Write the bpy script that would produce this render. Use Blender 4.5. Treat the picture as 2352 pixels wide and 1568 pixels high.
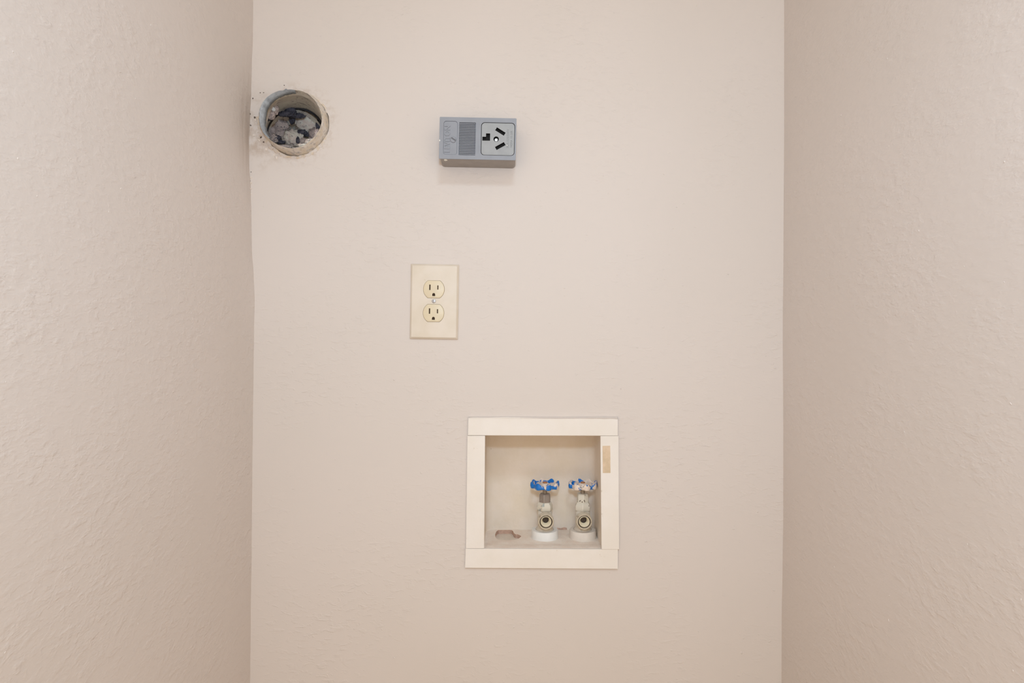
import bpy, bmesh, math, random
from mathutils import Vector, Matrix, noise
from mathutils.geometry import tessellate_polygon

PI = math.pi
R = math.radians
rnd = random.Random(7)
for o in list(bpy.data.objects):
    bpy.data.objects.remove(o)
scene = bpy.context.scene
COL = scene.collection

# ------------------------------------------------------------------ camera
CAM_Z = 1.30            # lens height, 1 m in front of the back wall
DIST = 1.0
F = 1410.0              # focal length for a 2352 px wide frame
ROLL = R(0.2)
cam_d = bpy.data.cameras.new('camera')
cam_d.sensor_width = 36.0
cam_d.lens = F / 2352 * 36.0
cam_d.clip_start = 0.02
cam = bpy.data.objects.new('camera', cam_d)
COL.objects.link(cam)
ca, sa = math.cos(ROLL), math.sin(ROLL)
cam.matrix_world = Matrix(((ca, -sa, 0, 0), (0, 0, -1, -DIST), (sa, ca, 0, CAM_Z), (0, 0, 0, 1)))
scene.camera = cam

# ------------------------------------------------------------------ light
scene.view_settings.view_transform = 'Standard'
scene.view_settings.look = 'None'
scene.view_settings.gamma = 1.0
scene.view_settings.exposure = 0.0
scene.view_settings.use_curve_mapping = False
world = bpy.data.worlds.new('room_light')
scene.world = world
world.use_nodes = True
bgn = world.node_tree.nodes['Background']
bgn.inputs[0].default_value = (1.0, 0.845, 0.652, 1)
bgn.inputs[1].default_value = 1.49


def area(name, loc, rot, size, power, color=(1, 1, 1), size_y=None):
    d = bpy.data.lights.new(name, 'AREA')
    d.size = size
    if size_y:
        d.shape = 'RECTANGLE'
        d.size_y = size_y
    d.energy = power
    d.color = color
    o = bpy.data.objects.new(name, d)
    o.location = loc
    o.rotation_euler = rot
    COL.objects.link(o)
    return o


# the photographer's flash above the lens, and the ceiling lamp of the hall
area('camera_flash', (0.0, -1.0, CAM_Z + 0.20), (R(90), 0, 0), 0.05, 2.95, (0.536, 0.756, 1.0))
area('hall_ceiling_lamp', (0.10, -1.5, 2.40), (0, 0, 0), 0.30, 10.0, (0.62, 0.83, 1.0))


# ------------------------------------------------------------------ helpers
def P(px, py, d=0.0):
    """picture point -> world point on the plane d metres in front of the back wall"""
    k = (DIST - d) / F
    xc, yc = (px - 1176) * k, (784 - py) * k
    return Vector((xc * ca - yc * sa, -d, CAM_Z + xc * sa + yc * ca))


class MB:
    def __init__(self):
        self.v, self.f = [], []

    def add(self, verts, faces):
        n = len(self.v)
        self.v += [tuple(p) for p in verts]
        self.f += [tuple(i + n for i in f) for f in faces]
        return self

    def box(self, x0, x1, y0, y1, z0, z1):
        v = [(x0, y0, z0), (x1, y0, z0), (x1, y1, z0), (x0, y1, z0), (x0, y0, z1), (x1, y0, z1), (x1, y1, z1), (x0, y1, z1)]
        return self.add(v, [(0, 3, 2, 1), (4, 5, 6, 7), (0, 1, 5, 4), (1, 2, 6, 5), (2, 3, 7, 6), (3, 0, 4, 7)])

    def loops(self, rings, cap0=False, cap1=False, closed=True):
        n = len(rings[0])
        v = [p for r in rings for p in r]
        f = []
        for i in range(len(rings) - 1):
            for j in range(n if closed else n - 1):
                a, b = i * n + j, i * n + (j + 1) % n
                f.append((a, b, b + n, a + n))
        if cap0:
            f.append(tuple(range(n - 1, -1, -1)))
        if cap1:
            f.append(tuple(range((len(rings) - 1) * n, len(rings) * n)))
        return self.add(v, f)

    def lathe(self, prof, axis='z', c=(0, 0, 0), seg=32, cap0=False, cap1=False, phase=0.0):
        rings = []
        for r, h in prof:
            ring = []
            for j in range(seg):
                a = 2 * PI * j / seg + phase
                if axis == 'z':
                    ring.append((c[0] + r * math.cos(a), c[1] + r * math.sin(a), c[2] + h))
                else:
                    ring.append((c[0] + r * math.cos(a), c[1] + h, c[2] + r * math.sin(a)))
            rings.append(ring)
        return self.loops(rings, cap0, cap1)

    def plate(self, outer, holes, y0, y1, hole_y=None):
        """polygon in x,z with holes, front at y0, back at y1; hole walls run back to hole_y"""
        polys = [[Vector((x, z, 0)) for x, z in outer]] + [[Vector((x, z, 0)) for x, z in h] for h in holes]
        tris = tessellate_polygon(polys)
        flat = [(p.x, p.y) for pl in polys for p in pl]
        self.add([(x, y0, z) for x, z in flat], tris)
        n = len(outer)
        self.loops([[(x, y0, z) for x, z in outer], [(x, y1, z) for x, z in outer]])
        for h in holes:
            self.loops([[(x, y0, z) for x, z in h], [(x, hole_y if hole_y is not None else y1, z) for x, z in h]])
        return self


def link(name, mb, m, parent=None, smooth=False, bevel=0.0, seg=2, angle=40):
    me = bpy.data.meshes.new(name)
    me.from_pydata(mb.v, [], mb.f)
    bm = bmesh.new()
    bm.from_mesh(me)
    bmesh.ops.remove_doubles(bm, verts=bm.verts, dist=1e-6)
    bmesh.ops.recalc_face_normals(bm, faces=bm.faces)
    bm.to_mesh(me)
    bm.free()
    me.materials.append(m)
    o = bpy.data.objects.new(name, me)
    COL.objects.link(o)
    if parent:
        o.parent = parent
    if smooth:
        me.shade_smooth()
        try:
            me.set_sharp_from_angle(angle=R(angle))
        except Exception:
            pass
    if bevel:
        b = o.modifiers.new('bevel', 'BEVEL')
        b.width = bevel
        b.segments = seg
        b.limit_method = 'ANGLE'
        b.angle_limit = R(35)
    return o


def thing(name, label, cat, loc, rot_y=0.0, group=None):
    o = bpy.data.objects.new(name, None)
    o.empty_display_size = 0.02
    COL.objects.link(o)
    o.location = loc
    o.rotation_euler = (0, rot_y, 0)
    o['label'] = label
    o['category'] = cat
    if group:
        o['group'] = group
    return o


def structure(o, label=None):
    o['kind'] = 'structure'
    if label:
        o['label'] = label
    return o


def rounded_rect(x0, x1, z0, z1, r, n=6):
    pts = []
    for cx, cz, a0 in ((x1 - r, z1 - r, 0), (x0 + r, z1 - r, 90), (x0 + r, z0 + r, 180), (x1 - r, z0 + r, 270)):
        for i in range(n + 1):
            a = R(a0 + 90 * i / n)
            pts.append((cx + r * math.cos(a), cz + r * math.sin(a)))
    return pts


def srgb(r, g, b):
    def c(u):
        u /= 255.0
        return u / 12.92 if u <= 0.04045 else ((u + 0.055) / 1.055) ** 2.4
    return (min(0.93, 1.1 * c(r)), min(0.93, 1.1 * c(g)), min(0.93, 1.1 * c(b)), 1.0)


# ------------------------------------------------------------------ materials
class NT:
    def __init__(self, name):
        self.m = bpy.data.materials.new(name)
        self.m.use_nodes = True
        self.t = self.m.node_tree
        self.b = self.t.nodes['Principled BSDF']
        self.co = self.t.nodes.new('ShaderNodeTexCoord').outputs['Object']

    def n(self, kind, **kw):
        nd = self.t.nodes.new('ShaderNode' + kind)
        for k, v in kw.items():
            setattr(nd, k, v)
        return nd

    def l(self, a, b):
        self.t.links.new(a, b)

    def setin(self, sock, val):
        if hasattr(val, 'is_output'):
            self.l(val, sock)
        else:
            sock.default_value = val

    def mapping(self, scale=(1, 1, 1), rot=(0, 0, 0), loc=(0, 0, 0)):
        mp = self.n('Mapping')
        mp.inputs['Scale'].default_value = scale
        mp.inputs['Rotation'].default_value = rot
        mp.inputs['Location'].default_value = loc
        self.l(self.co, mp.inputs['Vector'])
        return mp.outputs[0]

    def noise(self, scale, detail=3, rough=0.5, vec=None, dist=0.0):
        nd = self.n('TexNoise')
        nd.inputs['Scale'].default_value = scale
        nd.inputs['Detail'].default_value = detail
        nd.inputs['Roughness'].default_value = rough
        nd.inputs['Distortion'].default_value = dist
        self.l(vec if vec is not None else self.co, nd.inputs['Vector'])
        return nd.outputs['Fac']

    def ramp(self, fac, a, b, lo=0.0, hi=1.0):
        nd = self.n('MapRange')
        nd.interpolation_type = 'SMOOTHSTEP'
        self.l(fac, nd.inputs[0])
        nd.inputs[1].default_value = a
        nd.inputs[2].default_value = b
        nd.inputs[3].default_value = lo
        nd.inputs[4].default_value = hi
        return nd.outputs[0]

    def math(self, op, a, b=0.0, c=None):
        nd = self.n('Math', operation=op)
        self.setin(nd.inputs[0], a)
        self.setin(nd.inputs[1], b)
        if c is not None:
            self.setin(nd.inputs[2], c)
        return nd.outputs[0]

    def mix(self, fac, a, b):
        nd = self.n('Mix', data_type='RGBA')
        self.setin(nd.inputs[0], fac)
        self.setin(nd.inputs[6], a)
        self.setin(nd.inputs[7], b)
        return nd.outputs[2]

    def sep(self, vec):
        nd = self.n('SeparateXYZ')
        self.l(vec, nd.inputs[0])
        return nd.outputs

    def near(self, pt, scale=(1, 1, 1)):
        """distance from a point (in object space), axes stretched"""
        sub = self.n('VectorMath', operation='SUBTRACT')
        self.l(self.co, sub.inputs[0])
        sub.inputs[1].default_value = pt
        mul = self.n('VectorMath', operation='MULTIPLY')
        self.l(sub.outputs[0], mul.inputs[0])
        mul.inputs[1].default_value = scale
        ln = self.n('VectorMath', operation='LENGTH')
        self.l(mul.outputs[0], ln.inputs[0])
        return ln.outputs['Value']

    def bump(self, h, dist, strength=1.0):
        nd = self.n('Bump')
        nd.inputs['Strength'].default_value = strength
        nd.inputs['Distance'].default_value = dist
        self.l(h, nd.inputs['Height'])
        self.l(nd.outputs[0], self.b.inputs['Normal'])

    def done(self, col, rough=0.5, metal=0.0, spec=0.5):
        self.setin(self.b.inputs['Base Color'], col)
        self.setin(self.b.inputs['Roughness'], rough)
        self.b.inputs['Metallic'].default_value = metal
        self.b.inputs['Specular IOR Level'].default_value = spec
        return self.m


def plain(name, col, rough=0.5, metal=0.0, var=0.06, scale=60, bump=0.0, spec=0.5):
    t = NT(name)
    nz = t.noise(scale, 4, 0.6)
    dark = tuple(c * (1 - var) for c in col[:3]) + (1,)
    lite = tuple(min(1, c * (1 + var)) for c in col[:3]) + (1,)
    if bump:
        t.bump(t.noise(scale * 6, 3), bump)
    return t.done(t.mix(t.ramp(nz, 0.3, 0.7), dark, lite), rough, metal, spec)


def chipped(name, coats, rough=0.45, metal=0.0, scale=120, bump=0.0004, seed=0.0):
    """coats = [(colour, lo, hi)...]: first colour is the outer coat, the rest show where noise passes lo..hi"""
    t = NT(name)
    col = coats[0][0]
    for i, (c, lo, hi) in enumerate(coats[1:]):
        nz = t.noise(scale * (1 + 0.35 * i), 5, 0.62, t.mapping(loc=(seed + 3.1 * i, seed * 0.7, 1.7 * i)))
        mask = t.ramp(nz, lo, hi)
        col = t.mix(mask, col, c)
        if i == 0 and bump:
            t.bump(t.math('SUBTRACT', 1.0, mask), bump)
    return t.done(col, rough, metal)


WALL = (0.705, 0.633, 0.583, 1.0)


def wall_mat(name, side):
    t = NT(name)
    big = t.noise(2.2, 2)
    a = (WALL[0] * 0.985, WALL[1] * 0.985, WALL[2] * 0.98, 1)
    b = (WALL[0] * 1.012, WALL[1] * 1.012, WALL[2] * 1.015, 1)
    col = t.mix(t.ramp(big, 0.35, 0.65), a, b)
    if side:
        # trowelled texture: flattened ridges a centimetre or so long
        vec = t.mapping(scale=(1, 0.55, 1.0), rot=(R(-6 * side), 0, 0), loc=(0, 3.0 * side, 0))
        n1 = t.ramp(t.noise(105, 3, 0.5, vec, 0.25), 0.40, 0.72)
        n2 = t.ramp(t.noise(230, 2, 0.5, vec, 0.2), 0.45, 0.75)
        fine = t.noise(520, 2)
        h = t.math('ADD', t.math('ADD', n1, t.math('MULTIPLY', n2, 0.55)), t.math('MULTIPLY', fine, 0.10))
        patch = t.ramp(t.noise(9, 2), 0.3, 0.65, 0.4, 1.0)
        t.bump(t.math('MULTIPLY', h, patch), 0.00042 if side < 0 else 0.00034)
        if side < 0:
            q = P(560, 285, 0.03)
            d = t.near((q.x, 0.0, q.z), (0.5, 1.0, 0.55))
            streak = t.noise(26, 4, 0.6, t.mapping(scale=(1, 4, 0.5)))
            dirt = t.math('MULTIPLY', t.ramp(d, 0.075, 0.0), t.ramp(streak, 0.35, 0.75, 0.25, 1.0))
            col = t.mix(t.math('MULTIPLY', dirt, 0.55), col, srgb(150, 128, 110))
    else:
        vec = t.mapping(scale=(0.62, 1, 1.35), rot=(0, R(-14), 0))
        n1 = t.ramp(t.noise(95, 3, 0.55, vec, 0.6), 0.5, 0.72)
        spots = t.ramp(t.noise(150, 1, 0.5, t.mapping(scale=(0.8, 1, 1.2))), 0.70, 0.80)
        patch = t.ramp(t.noise(5.0, 2), 0.42, 0.66, 0.08, 0.8)
        fine = t.noise(500, 2)
        h = t.math('ADD', t.math('MULTIPLY', n1, patch), t.math('ADD', t.math('MULTIPLY', spots, 0.5), t.math('MULTIPLY', fine, 0.06)))
        t.bump(h, 0.0005)
        # grime smeared round the duct and below the corner crack
        q = P(600, 300)
        d = t.near(tuple(q), (1.0, 1.0, 0.75))
        sm = t.noise(45, 5, 0.65)
        dirt = t.math('MULTIPLY', t.ramp(d, 0.062, 0.012), t.ramp(sm, 0.42, 0.66))
        col = t.mix(t.math('MULTIPLY', dirt, 0.6), col, srgb(168, 144, 122))
        q2 = P(680, 285)
        d2 = t.near(tuple(q2))
        sm2 = t.noise(80, 4, 0.6)
        ring = t.math('MULTIPLY', t.ramp(d2, 0.078, 0.052), t.ramp(sm2, 0.45, 0.65))
        col = t.mix(t.math('MULTIPLY', ring, 0.4), col, srgb(178, 156, 136))
        # paint scuffs round the washer box frame
        q3 = P(1246, 1130)
    return t.done(col, 0.62, 0.0, 0.3)


M_back = wall_mat('painted_wall_smooth', 0)
M_left = wall_mat('painted_wall_textured_left', -1)
M_right = wall_mat('painted_wall_textured_right', 1)
M_ceil = plain('ceiling_paint', (0.74, 0.72, 0.70, 1), 0.8, var=0.02)
M_floor = plain('floor_vinyl', (0.36, 0.27, 0.20, 1), 0.5, var=0.12, scale=20)
M_gypsum = plain('gypsum_edge', srgb(205, 190, 172), 0.9, var=0.15, scale=90, bump=0.001)
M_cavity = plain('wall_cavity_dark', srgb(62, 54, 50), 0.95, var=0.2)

# ------------------------------------------------------------------ room shell
CEIL = 2.44
xl = P(578.5, 784).x
xr = P(1798.5, 784).x
YF = -0.80                      # front edge of the alcove

# openings in the back wall
duct_c = P(680.5, 284.5)
hole_duct = []
for i in range(56):
    a = 2 * PI * i / 56
    rr = 74.9 + 1.5 * math.sin(3 * a + 1) + rnd.uniform(-0.9, 0.9)
    if 1.9 * PI / 2 < a < 2.5 * PI / 2:
        rr += rnd.uniform(0, 3.5)
    hole_duct.append((duct_c.x + rr / F * math.cos(a), duct_c.z + rr / F * math.sin(a)))
bx0, bx1 = P(1110, 1130).x, P(1385, 1130).x
bz0, bz1 = P(1246, 1265).z, P(1246, 996).z
hole_box = [(bx0, bz0), (bx1, bz0), (bx1, bz1), (bx0, bz1)]
mb = MB()
X0, X1 = xl - 0.06, xr + 0.06
mb.plate([(X0, 0.0), (X1, 0.0), (X1, CEIL), (X0, CEIL)], [hole_duct, hole_box], 0.0, 0.10, 0.013)
wb = structure(link('wall_back', mb, M_back), 'smooth beige painted back wall of the laundry alcove')

# left corner line wanders: (picture row, corner column)
CORNER = [(-300, 582), (0, 581.5), (90, 581), (150, 578.5), (215, 577), (270, 574.5), (330, 572), (385, 572.5), (430, 576),
          (500, 577.5), (570, 578.5), (640, 583), (690, 585), (760, 583.5), (850, 582.5), (960, 581), (1100, 579.5), (1260, 578),
          (1420, 576), (1568, 574.5), (1900, 573)]
CORNER_R = [(-300, 1802), (0, 1801), (300, 1801), (560, 1799.5), (760, 1798), (1000, 1799), (1180, 1799), (1300, 1797.5), (1420, 1795.5), (1568, 1795), (1900, 1794)]


def interp(tab, y):
    for (y0, x0), (y1, x1) in zip(tab, tab[1:]):
        if y0 <= y <= y1:
            t = (y - y0) / (y1 - y0)
            t = t * t * (3 - 2 * t)
            return x0 + (x1 - x0) * t
    return tab[0][1] if y < tab[0][0] else tab[-1][1]


def side_wall(name, m, tab, x_base, sgn, label):
    ys = [0.012, 0.0, -0.004, -0.009, -0.016, -0.026, -0.04, -0.06, -0.09, -0.14, -0.22, -0.34, -0.5, -0.66, YF]
    zs = [0.0, 0.4] + [0.66 + i * 0.01 for i in range(129)] + [2.05, CEIL]
    mb = MB()
    rings = []
    for z in zs:
        py = 784 - (z - CAM_Z) * F
        xc = P(interp(tab, py), py).x
        row = []
        for y in ys:
            w = math.exp(-max(0.0, -y) / 0.030)
            row.append((x_base + (xc - x_base) * w, y, z))
        rings.append(row)
    mb.loops(rings, closed=False)
    xo = x_base + sgn * 1.3     # the wall returns along the hall
    mb.add([(x_base, YF, 0), (xo, YF, 0), (xo, YF, CEIL), (x_base, YF, CEIL)], [(0, 1, 2, 3)])
    o = link(name, mb, m, smooth=True)
    return structure(o, label)


wl = side_wall('wall_left', M_left, CORNER, xl, -1, 'textured beige side wall on the left of the alcove')
wr = side_wall('wall_right', M_right, CORNER_R, xr, 1, 'textured beige side wall on the right of the alcove')
structure(link('floor', MB().box(-1.75, 1.75, -2.6, 0.12, -0.03, 0.0), M_floor), 'floor below the frame')
structure(link('ceiling', MB().box(-1.75, 1.75, -2.6, 0.12, CEIL, CEIL + 0.03), M_ceil), 'ceiling above the frame')


# tiny paint nibs standing on the walls
def nib(mb, p, r, nrm):
    nrm = Vector(nrm)
    u = nrm.cross(Vector((0, 0, 1))).normalized()
    v = nrm.cross(u)
    ph = rnd.uniform(0, 6)
    el = rnd.uniform(1.0, 2.2)
    rings = []
    for rr, hh in ((1.0, 0.0), (0.7, 0.45), (0.25, 0.62)):
        ring = []
        for k in range(7):
            a = 2 * PI * k / 7
            q = u * (math.cos(a) * el) + v * math.sin(a)
            q = Matrix.Rotation(ph, 3, nrm) @ q
            ring.append(p + q * r * rr + nrm * r * hh)
        rings.append(ring)
    mb.loops(rings, cap1=True)


mbk = MB()
for px, py in ((1672, 629), (1780, 845), (1372, 780), (1426, 892), (770, 1055), (1554, 476), (1036, 192), (1524, 400), (1634, 1268),
               (1703, 1499), (1604, 1450), (905, 872), (1230, 868), (1296, 662), (880, 1420), (905, 1510), (1180, 1440), (1510, 640), (1740, 1175)):
    nib(mbk, P(px, py), rnd.uniform(0.0007, 0.0014), (0, -1, 0))
for i in range(60):
    nib(mbk, P(rnd.uniform(600, 1780), rnd.uniform(430, 1560)), rnd.uniform(0.0003, 0.0008), (0, -1, 0))
o = link('paint_nibs', mbk, M_back, wb, smooth=True)
o['kind'] = 'stuff'
for w, x, s in ((wl, xl, 1), (wr, xr, -1)):
    mbk = MB()
    for i in range(55):
        y = -rnd.uniform(0.06, 0.5)
        nib(mbk, Vector((x, y, rnd.uniform(0.95, 1.65) if y < -0.3 else rnd.uniform(0.75, 1.85))), rnd.uniform(0.0003, 0.0009), (s, 0, 0))
    o = link('paint_nibs', mbk, M_left if s > 0 else M_right, w, smooth=True)
    o['kind'] = 'stuff'

# ------------------------------------------------------------------ dryer vent duct
M_galv = NT('galvanized_metal')
_n = M_galv.noise(45, 5, 0.65)
_n2 = M_galv.noise(140, 3)
_c = M_galv.mix(M_galv.ramp(_n, 0.35, 0.65), srgb(222, 214, 206), srgb(242, 233, 220))
_c = M_galv.mix(M_galv.ramp(_n2, 0.56, 0.7), _c, srgb(176, 168, 162))
M_galv.bump(_n, 0.0012)
M_galv = M_galv.done(_c, 0.5, 0.1)
M_lip = plain('bent_bare_metal', srgb(160, 166, 172), 0.42, 0.3, var=0.25, scale=90, bump=0.0003)
M_ductpaint = NT('painted_duct_outside')
_n = M_ductpaint.noise(60, 5, 0.6)
_c = M_ductpaint.mix(M_ductpaint.ramp(_n, 0.38, 0.62), srgb(212, 203, 193), srgb(202, 188, 168))
_c = M_ductpaint.mix(M_ductpaint.ramp(M_ductpaint.noise(170, 4, 0.6), 0.52, 0.66), _c, srgb(172, 164, 157))
M_ductpaint.bump(_n, 0.0012)
M_ductpaint = M_ductpaint.done(_c, 0.6)
M_black = plain('soot_black', srgb(52, 50, 54), 0.85, var=0.3, scale=90)


def lint_mat(name, a, b, c, sc=70):
    t = NT(name)
    n1 = t.noise(sc, 5, 0.65)
    n2 = t.noise(sc * 2.2, 4, 0.6, t.mapping(loc=(4, 2, 1)))
    col = t.mix(t.ramp(n1, 0.36, 0.6), a, b)
    col = t.mix(t.ramp(n2, 0.56, 0.68), col, c)
    t.bump(t.math('ADD', n2, t.math('MULTIPLY', t.noise(420, 3, 0.7), 0.7)), 0.0024)
    return t.done(col, 0.95, 0.0, 0.1)


M_lint = lint_mat('pale_lint', srgb(232, 214, 203), srgb(246, 230, 218), srgb(176, 158, 154), 90)
M_lintg = lint_mat('grey_lint', srgb(186, 168, 164), srgb(214, 196, 188), srgb(112, 104, 108), 110)
M_lintgap = lint_mat('dark_gap_lint', srgb(66, 65, 74), srgb(96, 94, 104), srgb(46, 45, 52), 120)

C0, C1 = P(670.5, 273.5, 0.022), P(680, 318, -0.085)
R0, R1 = 67 * 0.978 / F, 70.5 * 1.085 / F
vent = thing('dryer_vent_duct', 'round metal dryer duct stub full of grey lint in a rough wall hole', 'vent', (duct_c.x, 0, duct_c.z))
VO = Vector(vent.location)


def ring_at(c, r, n=48, jit=0.0, fn=None, dy=0.0):
    out = []
    for j in range(n):
        a = 2 * PI * j / n
        rr = r + rnd.uniform(-jit, jit) + (fn(a) if fn else 0)
        out.append(c - VO + Vector((rr * math.cos(a), dy, rr * math.sin(a))))
    return out


wob = lambda a: 0.0009 * math.sin(2 * a + 0.6) + 0.0006 * math.sin(5 * a + 2)
mb = MB()
ts = [0.0, 0.06, 0.2, 0.24, 0.28, 0.5, 0.75, 1.0]
inner = [ring_at(C0.lerp(C1, t), R0 + (R1 - R0) * t - (0.0012 if t == 0.24 else 0), fn=wob, jit=0.0002) for t in ts]
mb.loops(inner)
link('duct_pipe', mb, M_galv, vent, smooth=True)
mb = MB()
CW = P(680.5, 284.5, 0.0)
outer = [ring_at(C0, R0 + 0.0001, fn=wob)] + [ring_at(C0.lerp(CW, t), R0 + (71.8 / F - R0) * t + 0.0006, fn=wob, jit=0.0002) for t in (0.03, 0.35, 0.7, 1.0, 1.4)]
mb.loops(outer)
link('duct_sleeve', mb, M_ductpaint, vent, smooth=True)['label'] = 'painted outer side of the duct stub'
# bent-back bare lip on the upper left of the rim
mb = MB()
rows = [[], [], [], []]
N = 40
for i in range(N + 1):
    t = i / N
    a = R(84 + t * 136)
    env = math.sin(PI * min(1, max(0, t))) ** 0.6
    w = (4.0 + 7.0 * max(0, math.sin(PI * (t - 0.12) / 0.95))) * env + rnd.uniform(-0.5, 0.5)
    if 0.115 < t < 0.15:
        w += 5.0
    w = max(0.5, w) / F
    up = 0.001 + 0.0035 * env + rnd.uniform(-0.0007, 0.0007)
    dirv = Vector((math.cos(a), 0, math.sin(a)))
    base = C0 - VO + dirv * (R0 + wob(a))
    rows[0].append(base - dirv * (0.0025 + rnd.uniform(0, 0.001)) + Vector((0, 0.006, 0)))
    rows[1].append(base - dirv * 0.0006 + Vector((0, rnd.uniform(-0.0008, 0.0008), 0)))
    rows[2].append(base + dirv * w * 0.6 + Vector((0, -up, 0)))
    rows[3].append(base + dirv * w + Vector((0, -up * 0.3 + 0.002, 0)))
mb.loops(rows, closed=False)
o = link('bent_lip', mb, M_lip, vent, smooth=True, angle=60)
o['label'] = 'bent bare metal lip of the duct'
sd = o.modifiers.new('thickness', 'SOLIDIFY')
sd.thickness = 0.0006
# joint seam and the elbow behind it
seam_dir = (C1 - C0).normalized()
mb = MB()
rings = []
for k in range(9):
    a = 2 * PI * k / 8
    rings.append(ring_at(C1 + seam_dir * (0.0022 * math.cos(a)), R1 - 0.0008 + 0.0022 * math.sin(a)))
mb.loops(rings)
link('joint_seam', mb, M_black, vent, smooth=True)['label'] = 'dark seam where the elbow joins'
mb = MB()
el = []
for k in range(8):
    t = k / 7
    c = C1 + Vector((-0.004 - 0.055 * t * t, 0.004 + 0.105 * t, -0.020 * t - 0.035 * t * t))
    el.append(ring_at(c, (R1 - 0.002) * (1 - 0.12 * t), jit=0.0003))
mb.loops(el, cap1=True)
link('duct_elbow', mb, M_galv, vent, smooth=True)


def lump(name, px, py, rpx, d, m, sq=(1, 0.8, 1), amp=0.35, freq=2.2, sub=4):
    c = P(px, py, d)
    r = rpx * (1 - d) / F
    bm = bmesh.new()
    bmesh.ops.create_icosphere(bm, subdivisions=sub, radius=1.0)
    off = Vector((px * 0.13, py * 0.17, d * 31))
    for v in bm.verts:
        q = v.co * freq + off
        s = 1 + amp * (noise.noise(q) + 0.45 * noise.noise(q * 2.3) + 0.32 * noise.noise(q * 5.1) + 0.22 * noise.noise(q * 11.0))
        v.co = Vector((v.co.x * sq[0], v.co.y * sq[1], v.co.z * sq[2])) * s * r
    me = bpy.data.meshes.new(name)
    bm.to_mesh(me)
    bm.free()
    me.shade_smooth()
    me.materials.append(m)
    o = bpy.data.objects.new(name, me)
    COL.objects.link(o)
    o.parent = vent
    o.location = c - VO
    return o


for args in ((708, 285, 27, -0.120, M_lint, (1.15, 0.7, 0.95)), (672, 318, 20, -0.100, M_lint, (1.1, 0.7, 0.95)),
             (640, 298, 24, -0.110, M_lintg, (0.95, 0.7, 1.15)), (692, 327, 14, -0.100, M_lintg, (1.5, 0.7, 0.7)),
             (722, 312, 15, -0.110, M_lintg, (0.9, 0.7, 1.3)), (628, 318, 13, -0.095, M_lintg, (1.0, 0.7, 0.8)),
             (667, 276, 8, -0.115, M_lint, (0.7, 0.7, 1.4)), (622, 262, 12, -0.030, M_lintg, (0.9, 0.6, 1.0)),
             (724, 327, 12, -0.088, M_lint, (1.6, 0.7, 0.5)),
             (650, 338, 9, -0.085, M_lintg, (2.0, 0.7, 0.6)),
             (690, 342, 8, -0.080, M_lint, (2.4, 0.6, 0.5)), (627, 252, 12, -0.032, M_lintg, (1.0, 0.5, 1.1)),
             (716, 326, 11, -0.030, M_lint, (1.5, 0.6, 0.7)), (698, 334, 9, -0.020, M_lint, (1.8, 0.6, 0.5)), (728, 308, 8, -0.022, M_lintg, (0.8, 0.6, 1.5))):
    lump('lint_and_gap_lump', *args)
for args in ((667, 256, 13, -0.080, M_lintgap, (1.0, 0.6, 1.0)), (664, 292, 15, -0.145, M_lintgap, (1.6, 0.6, 0.8)),
             (703, 309, 10, -0.108, M_lintgap, (1.4, 0.5, 0.5)), (647, 326, 9, -0.098, M_lintgap, (1.5, 0.5, 0.5)),
             (731, 290, 10, -0.105, M_lintgap, (0.5, 0.6, 1.5)), (614, 272, 8, -0.035, M_lintgap, (1.1, 0.6, 0.7)),
             (676, 300, 40, -0.170, M_lintgap, (1.3, 0.4, 1.0)), (655, 262, 10, -0.070, M_lintgap, (1.7, 0.5, 0.6)), (683, 266, 9, -0.088, M_lintgap, (2.0, 0.5, 0.6)),
             (671, 272, 8, -0.098, M_lintgap, (0.8, 0.5, 1.6)), (691, 304, 9, -0.100, M_lintgap, (1.5, 0.4, 0.7)), (636, 316, 7, -0.092, M_lintgap, (1.2, 0.4, 0.8)), (684, 322, 5, -0.084, M_lintgap, (0.8, 0.4, 1.5))):
    o = lump('lint_and_gap_lump', *args)  # dark lumps: soot, plus shade between clumps put into the colour
    o['label'] = 'dark lump standing in for soot and shaded gaps in the lint'
M_screw = plain('bright_screw', srgb(235, 235, 235), 0.35, 0.1, var=0.1)  # near white, so the colour carries the highlight on the screw head
c = P(627, 250, -0.020) - VO
mb = MB().lathe([(0.0034, 0.004), (0.0034, 0.0), (0.0027, -0.0010), (0.0006, -0.0014)], 'y', c, 14, cap1=True)
link('sheet_metal_screw', mb, M_screw, vent, smooth=True)


# rough filler around the stub, with crumbs near the corner
def filler(a0, a1, n, wmin, wmax, h):
    rows = [[], [], [], [], []]
    for i in range(n + 1):
        t = i / n
        a = R(a0 + (a1 - a0) * t)
        env = math.sin(PI * t) ** 0.5
        k = int(((a % (2 * PI)) / (2 * PI)) * 56) % 56
        hx, hz = hole_duct[k]
        rh = math.hypot(hx - duct_c.x, hz - duct_c.z)
        w = (wmin + (wmax - wmin) * rnd.random()) * env / F + 0.0005
        hh = h * (0.4 + 0.9 * rnd.random()) * env
        dv = Vector((math.cos(a), 0, math.sin(a)))
        for row, (rr, y) in zip(rows, ((rh - 0.0016, 0.004), (rh - 0.0012, -hh * 0.6), (rh + w * 0.35, -hh), (rh + w * 0.8, -hh * 0.5), (rh + w, 0.0005))):
            row.append(dv * rr + Vector((0, y, 0)))
    m = MB()
    m.loops(rows, closed=False)
    return m


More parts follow.
